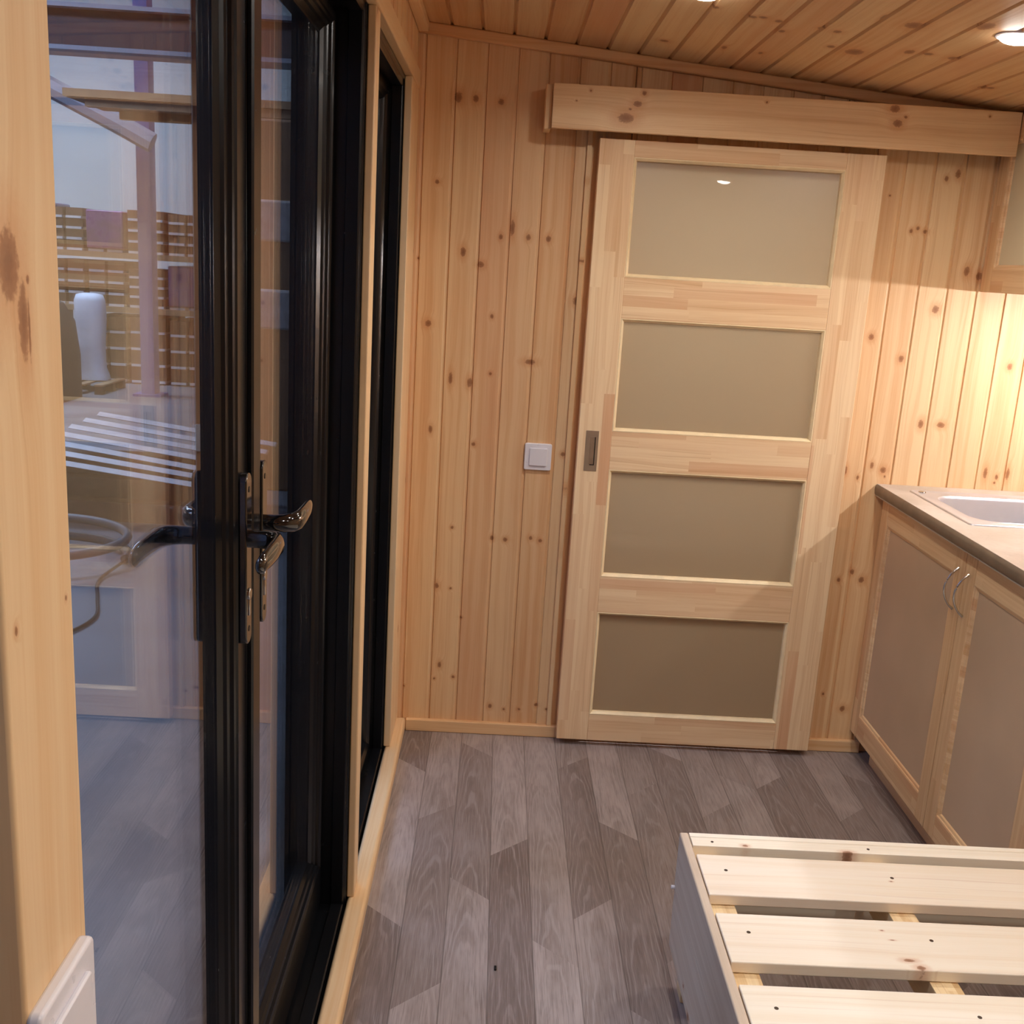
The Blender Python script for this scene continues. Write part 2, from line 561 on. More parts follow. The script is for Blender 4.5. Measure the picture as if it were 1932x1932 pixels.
# cathedral figure: long arches of growth rings
par = t.math('ADD', t.math('MULTIPLY', t.math('MULTIPLY', xl, xl), 130.0), t.math('MULTIPLY', yy, 0.55))
par = t.math('ADD', par, t.math('MULTIPLY', wob, 0.62))
rings = t.math('SINE', t.math('MULTIPLY', par, 66.0))
fine = t.noise(t.comb(x, t.math('MULTIPLY', yy, 0.03), seed), 420.0, 3, 0.6)
mott = t.noise(t.comb(t.math('MULTIPLY', x, 14.0), t.math('MULTIPLY', yy, 5.0), seed), 1.0, 4, 0.6)
base = t.mix(shade, srgb(106, 91, 85), srgb(178, 164, 158))
c = t.mix(t.math('MULTIPLY', t.maprange(mott, 0.3, 0.75), 0.5), base, srgb(98, 84, 78))
msk = t.maprange(mott, 0.38, 0.62, 0.15, 1.0)
c = t.mix(t.math('MULTIPLY', t.math('MULTIPLY', t.maprange(rings, 0.45, 1.0), msk), 0.22), c, srgb(196, 186, 182))
c = t.mix(t.math('MULTIPLY', t.maprange(rings, -1.0, -0.5, 1.0, 0.0), 0.10), c, srgb(86, 72, 66))
c = t.mix(t.math('MULTIPLY', t.maprange(fine, 0.5, 0.72), 0.42), c, srgb(88, 75, 70))
c = t.mix(t.math('MULTIPLY', t.maprange(fine, 0.5, 0.28), 0.25), c, srgb(182, 172, 168))
edge = t.maprange(t.math('ABSOLUTE', xl), 0.0478, 0.0496)
c = t.mix(t.math('MULTIPLY', edge, 0.55), c, srgb(64, 54, 50))
bmp = t.n('ShaderNodeBump')
bmp.inputs['Strength'].default_value = 0.12
bmp.inputs['Distance'].default_value = 0.001
t.link(fine, bmp.inputs['Height'])
M_floor = t.done(t.bsdf(c, 0.40, 0.45, normal=bmp.outputs[0]))

# ------------------------------------------------------------------ room shell
WX = -0.272         # inner face of the left wall boards
WY = 3.170          # face of the back wall boards
RX = 1.86           # right wall
FY = -1.9           # wall behind the camera
PITCH = 0.0875


def boards_wall(name, axis, lo, hi, face, out, off, zb, ztop, mat, groove=0.005):
    """tongue-and-groove boards side by side along `axis`; V grooves between them; top edge follows ztop(u)"""
    bm = bmesh.new()
    k0 = math.floor((lo - off) / PITCH)
    us = []
    k = k0
    while off + k * PITCH < hi:
        a, b_ = max(lo, off + k * PITCH), min(hi, off + (k + 1) * PITCH)
        if b_ - a > 0.002:
            us.append((a, b_))
        k += 1
    g = 0.0035
    prof = []
    for a, b_ in us:
        prof += [(a + 0.0008, groove), (a + 0.0026, 0.0), (b_ - 0.0085, 0.0), (b_ - 0.0070, 0.0008), (b_ - 0.0008, groove * 0.8)]
    thick = 0.09

    def P(u, d, z):
        return (u, face + d * out, z) if axis == 'x' else (face + d * out, u, z)
    fb = [bm.verts.new(P(u, d, zb)) for u, d in prof]
    ft = [bm.verts.new(P(u, d, ztop(u))) for u, d in prof]
    for i in range(len(prof) - 1):
        bm.faces.new((fb[i], fb[i + 1], ft[i + 1], ft[i]))
    a, b_ = prof[0][0], prof[-1][0]
    bb = [bm.verts.new(P(a, thick, zb)), bm.verts.new(P(b_, thick, zb))]
    bt = [bm.verts.new(P(a, thick, ztop(a))), bm.verts.new(P(b_, thick, ztop(b_)))]
    bm.faces.new((bb[0], bb[1], bt[1], bt[0]))
    bm.faces.new((fb[0], bb[0], bt[0], ft[0]))
    bm.faces.new((fb[-1], bb[1], bt[1], ft[-1]))
    bm.faces.new(ft + [bt[1], bt[0]])
    bm.faces.new(fb + [bb[1], bb[0]])
    mb = MB()
    mb.bm.free()
    mb.bm = bm
    return build(mb, name, mat)


# the back wall, with the doorway behind the sliding door
OX0, OX1, OZ1 = 0.348, 0.962, 1.818
zt = lambda u: sl(u, 0) + 0.02
parts = [boards_wall('wall_back', 'x', WX - 0.15, OX0, WY, 1, -0.1625, -0.02, zt, M_back),
         boards_wall('wall_back_b', 'x', OX1, RX + 0.05, WY, 1, -0.1625, -0.02, zt, M_back),
         boards_wall('wall_back_c', 'x', OX0, OX1, WY, 1, -0.1625, OZ1, zt, M_back)]


def join(objs, name):
    bm = bmesh.new()
    for o in objs:
        bm.from_mesh(o.data)
    me = bpy.data.meshes.new(name)
    bm.to_mesh(me)
    bm.free()
    me.materials.append(objs[0].data.materials[0])
    for o in objs:
        bpy.data.objects.remove(o)
    o = bpy.data.objects.new(name, me)
    COL.objects.link(o)
    WLOC[o.name] = Vector((0, 0, 0))
    return o


struct(join(parts, 'wall_back'), 'back wall of upright pine boards', 'wall')
# left wall: strip above the glazing, and the solid part behind the camera
parts = [boards_wall('wall_left', 'y', -0.60, WY, WX, -1, 0.05, 2.0, lambda u: sl(WX, 0) + 0.02, M_wally),
         boards_wall('wall_left_b', 'y', FY, -0.60, WX, -1, 0.05, -0.02, lambda u: sl(WX, 0) + 0.02, M_wally)]
mbx = MB()
mbx.box((WX - 0.02, 3.0, 0.0), (WX - 0.16, WY + 0.09, 2.17)).box((WX - 0.09, FY, 2.0), (WX - 0.16, WY + 0.09, 2.17))
parts.append(build(mbx, 'wall_left_c', M_wally))
struct(join(parts, 'wall_left'), 'left wall of pine boards around the black glazing', 'wall')
struct(boards_wall('wall_right', 'y', FY, WY, RX, 1, 0.0, -0.02, lambda u: sl(RX, 0) + 0.02, M_wally), 'right wall of pine boards behind the kitchen units', 'wall')
struct(boards_wall('wall_front', 'x', WX - 0.15, RX, FY, -1, -0.1625, -0.02, zt, M_back), 'pine board wall facing the sliding door', 'wall')

# ceiling boards along y with deep grooves
bm = bmesh.new()
prof = []
k = -4
while True:
    a = -0.0925 + k * PITCH
    b_ = a + PITCH
    if a > RX + 0.1:
        break
    if b_ > WX - 0.2:
        prof += [(a + 0.0012, 0.008), (a + 0.0075, 0.0), (b_ - 0.0040, 0.0), (b_ - 0.0012, 0.008)]
    k += 1
F_ = [bm.verts.new((u, FY - 0.1, sl(u, 0) + d)) for u, d in prof]
B_ = [bm.verts.new((u, WY + 0.1, sl(u, 0) + d)) for u, d in prof]
for i in range(len(prof) - 1):
    bm.faces.new((F_[i], F_[i + 1], B_[i + 1], B_[i]))
T_ = [bm.verts.new((prof[j][0], yv, sl(prof[j][0], 0) + 0.12)) for j, yv in ((0, FY - 0.1), (-1, FY - 0.1), (-1, WY + 0.1), (0, WY + 0.1))]
bm.faces.new(T_)
bm.faces.new(F_ + [T_[1], T_[0]])
bm.faces.new(B_ + [T_[2], T_[3]])
bm.faces.new((F_[0], B_[0], T_[3], T_[0]))
bm.faces.new((F_[-1], B_[-1], T_[2], T_[1]))
mb = MB()
mb.bm.free()
mb.bm = bm
struct(build(mb, 'ceiling', M_ceil), 'sloping ceiling of pine boards with deep grooves', 'ceiling')

# floor: planks 0.1 m wide whose ends are cut at 45 degrees
bm = bmesh.new()
lay = bm.faces.layers.float_vector.new('plank')
rnd = random.Random(5)
first = {-0.25: (2.966, -1, (.25, .85, .22, .8)), -0.15: (2.603, 1, (.72, .36, .85, .4)), -0.05: (3.087, -1, (.7, .38, .68, .35)),
         0.05: (2.438, 1, (.78, .18, .7, .3)), 0.15: (2.852, -1, (.68, .60, .82, .3)), 0.25: (2.936, 1, (.45, .22, .62, .3)),
         0.35: (2.635, -1, (.80, .30, .7, .3)), 0.45: (2.79, 1, (.50, .42, .7, .3)), 0.55: (3.12, -1, (.82, .30, .6, .3)),
         0.65: (2.685, 1, (.62, .50, .3, .6)), 0.75: (2.95, -1, (.5, .7, .3, .6)), 0.85: (2.872, 1, (.72, .25, .6, .3)),
         0.95: (2.60, -1, (.30, .6, .3, .6)), 1.05: (2.70, 1, (.62, .28, .6, .3)), 1.15: (3.0, -1, (.5, .3, .6, .3))}
PER = 0.755
xk = -0.35
Y0, Y1 = FY - 0.05, WY + 0.12


def clipy(poly, ylo, yhi):
    for lim, keep in ((ylo, lambda q: q >= ylo), (yhi, lambda q: q <= yhi)):
        out_ = []
        for i, p in enumerate(poly):
            q = poly[(i + 1) % len(poly)]
            if keep(p[1]):
                out_.append(p)
            if keep(p[1]) != keep(q[1]):
                t_ = (lim - p[1]) / (q[1] - p[1])
                out_.append((p[0] + (q[0] - p[0]) * t_, lim))
        poly = out_
    return poly


j = 0
while xk < RX + 0.05:
    key = min(first, key=lambda q: abs(q - xk))
    if abs(key - xk) < 0.02:
        y0, sgn, shades = first[key]
    else:
        y0, sgn, shades = 2.9 - 0.31 * (j % 3), (1 if j % 2 else -1), (.6, .3, .7, .4)
    dy = 0.09 * sgn
    n = 0
    yt = y0
    up = y0 + PER
    cuts = [up] + [y0 - PER * i for i in range(8)]
    for i in range(len(cuts) - 1):
        a, b_ = cuts[i], cuts[i + 1]
        poly = [(xk, b_), (xk + 0.1, b_ + dy), (xk + 0.1, a + dy), (xk, a)]
        poly = clipy(poly, Y0, Y1)
        if len(poly) < 3:
            continue
        f = bm.faces.new([bm.verts.new((p[0], p[1], 0.0)) for p in poly])
        sh = shades[i] if i < len(shades) else rnd.choice((.25, .45, .7, .85))
        f[lay] = (sh, rnd.random(), xk + 0.05)
    xk += 0.1
    j += 1
ret = bmesh.ops.extrude_face_region(bm, geom=list(bm.faces))
down = [v for v in ret['geom'] if isinstance(v, bmesh.types.BMVert)]
for v in down:
    v.co.z = -0.06
mb = MB()
mb.bm.free()
mb.bm = bm
struct(build(mb, 'floor', M_floor), 'grey oak look floor of planks with diagonal ends', 'floor')

# shower room behind the sliding door (out of view; boards darkened to cut bounced light)
mb = MB()
mb.box((0.0, 4.3, 0), (1.5, 4.36, 2.1)).box((-0.06, WY + 0.09, 0), (0.0, 4.36, 2.1)).box((1.5, WY + 0.09, 0), (1.56, 4.36, 2.1))
mb.box((0, WY + 0.12, -0.06), (1.5, 4.36, 0.0)).box((0, WY + 0.12, 2.1), (1.5, 4.36, 2.14))
struct(build(mb, 'wall_bathroom', pine('bathroom_boards_darkened', 'z', 'x', light=(150, 116, 84), dark=(120, 88, 60))), 'unseen darkened walls of the room behind the sliding door', 'wall')

# baseboards and cove mouldings
mb = MB().box((WX + 0.035, WY - 0.018, 0), (1.255, WY + 0.001, 0.040))
struct(build(mb, 'baseboard_back', M_trim_x, bevel=0.003), 'low pine baseboard under the sliding door', 'baseboard')
mb = MB()
c0, c1 = WX, RX
mb.prism([(c0, sl(c0, 0) - 0.030), (c1, sl(c1, 0) - 0.030), (c1, sl(c1, 0) + 0.0), (c0, sl(c0, 0) + 0.0)], 'y', WY - 0.022, WY)
struct(build(mb, 'trim_1', pine('pine_cove', 'x', 'z', 0.5, 0, light=(224, 180, 132), dark=(206, 150, 100), auto=0.0, board_var=0.1), bevel=0.004), 'cove moulding along the top of the back wall', 'trim')
mb = MB().box((WX, FY, sl(WX, 0) - 0.030), (WX + 0.030, WY - 0.022, sl(WX, 0) - 0.003))
struct(build(mb, 'trim_2', M_trim_y, bevel=0.004), 'cove moulding along the top of the left wall', 'trim')
mb = MB().box((0.222, WY - 0.012, 0.04), (0.236, WY + 0.001, 1.93))
struct(build(mb, 'trim_3', M_trim_z, bevel=0.001), 'thin upright batten beside the sliding door', 'trim')

# ------------------------------------------------------------------ left glazing: posts and threshold
SX = -0.268
mb = MB().box((SX, 0.557, 0.04), (-0.292, 0.652, 1.964))
struct(build(mb, 'trim_4', M_post, bevel=0.003, seg=3), 'pale pine board nearest the camera carrying the white plate', 'trim')
mb = MB().box((SX, 2.168, 0.04), (-0.285, 2.232, 1.964))
struct(build(mb, 'trim_5', M_trim_z, bevel=0.003), 'narrow pine board between glass door and side window', 'trim')
mb = MB().box((-0.2655, 2.950, 0.04), (-0.287, WY, 1.964))
struct(build(mb, 'trim_6', M_trim_z, bevel=0.003), 'pine board in the far left corner', 'trim')
mb = MB().box((-0.2635, -0.6, 1.964), (-0.287, WY, 2.014))
struct(build(mb, 'trim_7', M_trim_y, bevel=0.003), 'pine head board above the black glazing', 'trim')
mb = MB().box((-0.2375, -0.6, 0.0), (-0.283, WY - 0.001, 0.040))
struct(build(mb, 'trim_8', M_trim_y, bevel=0.009, seg=4), 'pine sill board along the floor under the glazing', 'trim')


# ------------------------------------------------------------------ black profiles
def ring(mb, y0, y1, z0, z1, prof, low=None):
    """sweep a profile [(inset, x), ...] round a rectangle in the yz plane; low = extra inset of the bottom rail"""
    rings = []
    for i, (ins, x) in enumerate(prof):
        e = (low[i] if low else 0.0)
        rings.append([mb.bm.verts.new(p) for p in ((x, y0 + ins, z0 + ins + e), (x, y1 - ins, z0 + ins + e),
                                                  (x, y1 - ins, z1 - ins), (x, y0 + ins, z1 - ins))])
    n = len(prof)
    for i in range(n):
        A, B = rings[i], rings[(i + 1) % n]
        for q in range(4):
            mb.bm.faces.new((A[q], A[(q + 1) % 4], B[(q + 1) % 4], B[q]))
    return mb


FR = [(0.0, -0.425), (0.0, -0.2855), (0.030, -0.2855), (0.033, -0.289), (0.048, -0.289), (0.050, -0.292), (0.050, -0.3165),
      (0.043, -0.319), (0.043, -0.346), (0.050, -0.349), (0.050, -0.425)]


def leaf_profile(room, g0, edge):
    """outer edge -> room face -> bead -> pane pocket -> outer bead -> outer face"""
    return [(0.0, -0.395), (0.0, room - 0.004), (0.004, room), (edge - 0.006, room), (edge - 0.004, room - 0.003), (edge, room - 0.005),
            (edge + 0.001, room - 0.010), (edge + 0.007, room - 0.013), (edge + 0.009, room - 0.018), (edge + 0.018, room - 0.024), (edge + 0.022, g0 + 0.0015),
            (edge + 0.022, -0.388), (edge + 0.016, -0.391), (edge, -0.395)]


def leaf(door, y0, y1, z0, z1, room=-0.340, edge=0.055, lowx=0.045, name='door_leaf'):
    pr = leaf_profile(room, -0.366, edge)
    low = [0.0 if ins < 0.01 else lowx for ins, _ in pr]
    lf = build(ring(MB(), y0, y1, z0, z1, pr, low), name, M_black, door, smooth=True, angle=25)
    gi = edge + 0.010
    mb = MB()
    mb.box((-0.366, y0 + gi, z0 + gi + lowx), (-0.370, y1 - gi, z1 - gi)).box((-0.382, y0 + gi, z0 + gi + lowx), (-0.386, y1 - gi, z1 - gi))
    build(mb, 'glass_pane', M_glass, lf)
    return lf


door = thing('door_1', 'black framed double glass door in the left wall', 'door', (-0.35, 1.4, 0.0), kind='structure')
build(ring(MB(), 0.602, 2.192, -0.010, 1.995, FR), 'door_frame', M_black, door, smooth=True, angle=25)
near_leaf = leaf(door, 0.658, 1.432, 0.046, 1.940, room=-0.341)
far_leaf = leaf(door, 1.434, 2.1405, 0.046, 1.940, room=-0.340, edge=0.024, lowx=0.082)
# wider meeting stile on the far leaf and the raised cover strip
mb = MB().box((-0.340, 1.4345, 0.06), (-0.394, 1.512, 1.93))
build(mb, 'meeting_stile', M_black, door, bevel=0.002)
mb = MB()
mb.prism([(-0.3395, 1.4335), (-0.335, 1.4335), (-0.332, 1.4365), (-0.332, 1.476), (-0.335, 1.479), (-0.3395, 1.479)], 'z', 0.06, 1.93)
build(mb, 'cover_strip', M_black, door, smooth=True, angle=25)


def lever_set(yc, xf, sgn, outward, zc=1.108):
    """long backplate with lever; sgn = direction of the lever along y, outward = +1 into the room"""
    o = outward
    hs = build(MB().prism([(yc + dy_, z_) for dy_, z_ in plate_outline()], 'x', xf - 0.0004 * o, xf + 0.0105 * o), 'handle_plate', M_handle, door, bevel=0.002, seg=3)
    mbn = MB()
    neck = [(xf + 0.007 * o, yc, zc), (xf + 0.022 * o, yc, zc), (xf + 0.038 * o, yc + 0.001 * sgn, zc), (xf + 0.050 * o, yc + 0.009 * sgn, zc),
            (xf + 0.0552 * o, yc + 0.024 * sgn, zc), (xf + 0.056 * o, yc + 0.058 * sgn, zc), (xf + 0.0555 * o, yc + 0.090 * sgn, zc),
            (xf + 0.0545 * o, yc + 0.112 * sgn, zc), (xf + 0.053 * o, yc + 0.125 * sgn, zc - 0.001), (xf + 0.0525 * o, yc + 0.1295 * sgn, zc - 0.001)]
    ra = [.0120, .0110, .0108, .0100, .0088, .0078, .0072, .0066, .0055, .0020]
    rb = [.0125, .0125, .0135, .0145, .0150, .0148, .0142, .0130, .0105, .0040]
    mbn.tube(neck, ra, 20, rb)
    build(mbn, 'lever', M_handle, hs, smooth=True, angle=60)
    # screws and key cylinder
    for z_ in (1.178, 0.977):
        build(MB().cyl((0, yc, z_), 0.0042, xf + 0.008 * o, xf + 0.0112 * o, 'x', 16), 'screw', M_screw, hs)
    mbk = MB()
    mbk.cyl((0, yc, 1.028), 0.0085, xf + 0.006 * o, xf + 0.0130 * o, 'x', 24).box((xf + 0.006 * o, yc - 0.0046, 0.997), (xf + 0.0125 * o, yc + 0.0046, 1.026))
    build(mbk, 'key_cylinder', M_chrome, hs, bevel=0.001)
    return hs


def plate_outline():
    w_, z0, z1, r = 0.0150, 0.955, 1.201, 0.013
    pts = []
    for cx_, cz_, a0 in ((w_ - r, z1 - r, 0), (-(w_ - r), z1 - r, 90), (-(w_ - r), z0 + r, 180), (w_ - r, z0 + r, 270)):
        for q in range(7):
            a = math.radians(a0 + q * 15)
            pts.append((cx_ + r * math.cos(a), cz_ + r * math.sin(a)))
    return pts


lever_set(1.4025, -0.3410, -1, 1)
lever_set(1.4955, -0.3400, 1, 1)
lever_set(1.4025, -0.3950, -1, -1)
lever_set(1.4955, -0.3940, 1, -1)

def window(n, y0, y1, label):
    wd = thing('window_%d' % n, label, 'window', (-0.35, (y0 + y1) / 2, 0.0), kind='structure')
    build(ring(MB(), y0, y1, -0.010, 1.985, FR), 'window_frame', M_black, wd, smooth=True, angle=25)
    pr = [(0.040, -0.400), (0.040, -0.330), (0.044, -0.326), (0.075, -0.326), (0.079, -0.330), (0.086, -0.333), (0.090, -0.340), (0.092, -0.364), (0.092, -0.392), (0.08, -0.400)]
    sh = build(ring(MB(), y0, y1, -0.010, 1.985, pr), 'window_sash', M_black, wd, smooth=True, angle=25)
    mb = MB()
    for x_ in (-0.366, -0.382):
        mb.box((x_, y0 + 0.088, 0.078), (x_ - 0.004, y1 - 0.088, 1.897))
    build(mb, 'glass_pane', M_glass, sh)
    return wd


window(1, 2.200, 2.985, 'narrow black framed side window beside the far corner')
window(2, -0.60, 0.598, 'black framed window beside the nearest pine board')


# ------------------------------------------------------------------ white plates
def rrect(cx_, cz_, w_, h_, r):
    pts = []
    for sx_, sz_, a0 in ((1, 1, 0), (-1, 1, 90), (-1, -1, 180), (1, -1, 270)):
        for q in range(6):
            a = math.radians(a0 + q * 18)
            pts.append((cx_ + sx_ * (w_ / 2 - r) + r * math.cos(a), cz_ + sz_ * (h_ / 2 - r) + r * math.sin(a)))
    return pts


sw = thing('light_switch', 'white square light switch on the back wall left of the sliding door', 'light switch', (0.138, WY, 0.926))
build(MB().prism(rrect(0.138, 0.926, 0.083, 0.083, 0.006), 'y', WY + 0.001, WY - 0.010), 'plate', M_white, sw, bevel=0.0025, seg=3)
build(MB().prism(rrect(0.139, 0.926, 0.055, 0.055, 0.003), 'y', WY - 0.009, WY - 0.0145), 'rocker', M_white, sw, bevel=0.0015)

sw = thing('wall_plate', 'white glossy switch plate on the nearest pine board by the door glass', 'switch plate', (SX, 0.598, 0.99))
build(MB().prism(rrect(0.599, 0.988, 0.086, 0.086, 0.006), 'x', SX - 0.001, SX + 0.0095), 'plate', M_white, sw, bevel=0.003, seg=3)
build(MB().prism(rrect(0.599, 0.986, 0.055, 0.055, 0.003), 'x', SX + 0.009, SX + 0.0135), 'rocker', M_white, sw, bevel=0.0015)

# ------------------------------------------------------------------ sliding door
DY0, DY1 = 3.108, 3.143
sd = thing('sliding_door', 'pine sliding door with four satin glass panes', 'door', (0.66, 3.125, 0.02))
zs = [(0.109, 0.454), (0.570, 0.909), (1.026, 1.361), (1.479, 1.811)]
PX0, PX1 = 0.353, 0.957
build(MB().box((0.253, DY0, 0.020), (PX0, DY1, 1.857)), 'stile', M_door_z, sd, bevel=0.0015)
build(MB().box((PX1, DY0, 0.020), (1.070, DY1, 1.857)), 'stile', M_door_z, sd, bevel=0.0015)
edges = [0.020] + [q for p in zs for q in p] + [1.857]
for i in range(0, len(edges), 2):
    build(MB().box((PX0, DY0 + 0.0005, edges[i]), (PX1, DY1, edges[i + 1])), 'rail', M_door_x, sd, bevel=0.001)
M_bead = plain('pale_glazing_bead', (240, 216, 172), 0.4, 0.4, var=0.03)
for z0, z1 in zs:
    build(MB().box((PX0 - 0.005, 3.123, z0 - 0.005), (PX1 + 0.005, 3.129, z1 + 0.005)), 'glass_pane', M_satin, sd)
    # sloping glazing bead round the pane
    mb = MB()
    pr = [(0.0, 3.1225), (0.0, 3.1085), (0.0025, 3.1080), (0.009, 3.1150), (0.0105, 3.1225)]
    rings = []
    for ins, yv in pr:
        rings.append([mb.bm.verts.new(p) for p in ((PX0 + ins, yv, z0 + ins), (PX1 - ins, yv, z0 + ins), (PX1 - ins, yv, z1 - ins), (PX0 + ins, yv, z1 - ins))])
    for i in range(len(pr)):
        A, B = rings[i], rings[(i + 1) % len(pr)]
        for q in range(4):
            mb.bm.faces.new((A[q], A[(q + 1) % 4], B[(q + 1) % 4], B[q]))
    build(mb, 'glazing_bead', M_bead, sd)
# recessed pull, built flat; dark strips paint in shade along two recess edges
pull = build(MB().box((0.276, DY0 - 0.0015, 0.902), (0.3145, DY0 + 0.0005, 1.025)), 'flush_pull', M_nickel, sd, bevel=0.0006)
build(MB().box((0.290, DY0 - 0.0022, 0.922), (0.305, DY0 - 0.0008, 1.006)), 'pull_recess', plain('brown_pull_recess', (150, 124, 100), 0.5, 0.5, metal=0.5), pull)
build(MB().box((0.3035, DY0 - 0.0027, 0.922), (0.306, DY0 - 0.0008, 1.006)).box((0.292, DY0 - 0.0027, 0.920), (0.306, DY0 - 0.0008, 0.9225)), 'recess_shade', M_dark, pull)

# cover over the sliding rail
rc_ = thing('rail_cover', 'long boxed pine cover hiding the rail above the sliding door', 'cover board', (0.76, 3.1, 1.866))
build(MB().box((0.1115, 3.060, 1.870), (1.413, 3.078, 1.987)), 'front_board', M_cover, rc_, bevel=0.0015)
build(MB().box((0.092, 3.0785, 1.868), (0.1105, WY, 1.986)), 'end_board', M_trim_z, rc_, bevel=0.0015)
rl_ = build(MB().box((0.14, 3.105, 1.905), (1.39, 3.147, 1.945)).box((0.14, 3.147, 1.93), (1.39, WY + 0.001, 1.935)), 'rail', plain('grey_aluminium_rail', (150, 150, 150), 0.4, metal=1.0), rc_)

# ------------------------------------------------------------------ ceiling lights
def ceiling_light(x_, y_, label):
    z_ = sl(x_, 0)
    tl_ = thing('ceiling_light', label, 'ceiling light', (x_, y_, z_), group='round recessed ceiling lights')
    ang = math.atan(-0.0845)
    mb = MB()
    seg = 40
    prr = [(0.036, 0.004), (0.036, -0.003), (0.039, -0.004), (0.0445, -0.002), (0.046, 0.004)]
    rg = []
    for r_, d_ in prr:
        rg.append([mb.bm.verts.new((x_ + r_ * math.cos(2 * math.pi * q / seg) + d_ * 0.084, y_ + r_ * math.sin(2 * math.pi * q / seg),
                                   z_ + d_ - 0.0845 * r_ * math.cos(2 * math.pi * q / seg))) for q in range(seg)])
    for i in range(len(prr)):
        A, B = rg[i], rg[(i + 1) % len(prr)]
        for q in range(seg):
            mb.bm.faces.new((A[q], A[(q + 1) % seg], B[(q + 1) % seg], B[q]))
    build(mb, 'trim_ring', M_white, tl_, smooth=True, angle=50)
    mb = MB()
    lv = [[mb.bm.verts.new((x_ + r_ * math.cos(2 * math.pi * q / seg), y_ + r_ * math.sin(2 * math.pi * q / seg),
                            z_ - d_ - 0.0845 * r_ * math.cos(2 * math.pi * q / seg))) for q in range(seg)]
          for r_, d_ in ((0.036, -0.003), (0.0365, 0.003), (0.034, 0.0075), (0.028, 0.011), (0.019, 0.0135), (0.009, 0.0148))]
    for i in range(len(lv) - 1):
        for q in range(seg):
            mb.bm.faces.new((lv[i][q], lv[i][(q + 1) % seg], lv[i + 1][(q + 1) % seg], lv[i + 1][q]))
    mb.bm.faces.new(lv[0])
    mb.bm.faces.new(lv[-1])
    build(mb, 'diffuser', M_spot, tl_)
    ld = bpy.data.lights.new('led_disc', 'AREA')
    ld.shape = 'DISK'
    ld.size = 0.055
    ld.energy = SPOT_P
    ld.color = (0.99, 0.95, 0.895)
    ld.spread = math.radians(163)
    lo_ = bpy.data.objects.new('led_disc', ld)
    COL.objects.link(lo_)
    lo_.parent = tl_
    lo_.location = (0, 0, -0.018)


ceiling_light(0.395, 2.425, 'glowing ceiling light cut by the top edge above the sliding door')
ceiling_light(1.064, 2.388, 'glowing ceiling light near the wall cabinet')
ceiling_light(0.395, 1.25, 'ceiling light above the near end of the bed slats, towards the glass door')
ceiling_light(1.055, 1.25, 'ceiling light above the near end of the bed slats, towards the kitchen')
ceiling_light(0.42, 0.10, 'ceiling light right above the viewer')
ceiling_light(1.21, 0.10, 'ceiling light behind, mirrored as a white dot in the top satin pane')

# ------------------------------------------------------------------ kitchen base cabinet
cb = thing('base_cabinet', 'pine base cabinet with two panelled doors under the sink', 'cabinet', (1.5, 2.6, 0.0))
CE = 2.0665
mb = MB()
mb.box((1.2405, CE, 0.075), (1.26, CE + 0.02, 0.861))
mb.box((1.2405, CE, 0.075), (RX - 0.002, CE + 0.018, 0.861)).box((1.2405, WY - 0.02, 0.075), (RX - 0.002, WY - 0.002, 0.861))
mb.box((1.2405, CE, 0.075), (RX - 0.002, WY - 0.002, 0.093)).box((RX - 0.02, CE, 0.075), (RX - 0.002, WY - 0.002, 0.861))
mb.box((1.2405, CE + 0.018, 0.843), (1.256, WY - 0.02, 0.861))
build(mb, 'carcass', M_cab_z, cb)
build(MB().box((1.262, CE + 0.01, 0.0), (1.278, 3.080, 0.075)), 'plinth', M_cab_y, cb, bevel=0.001)
mb = MB().box((1.262, 3.082, 0.02), (1.268, 3.15, 0.075))


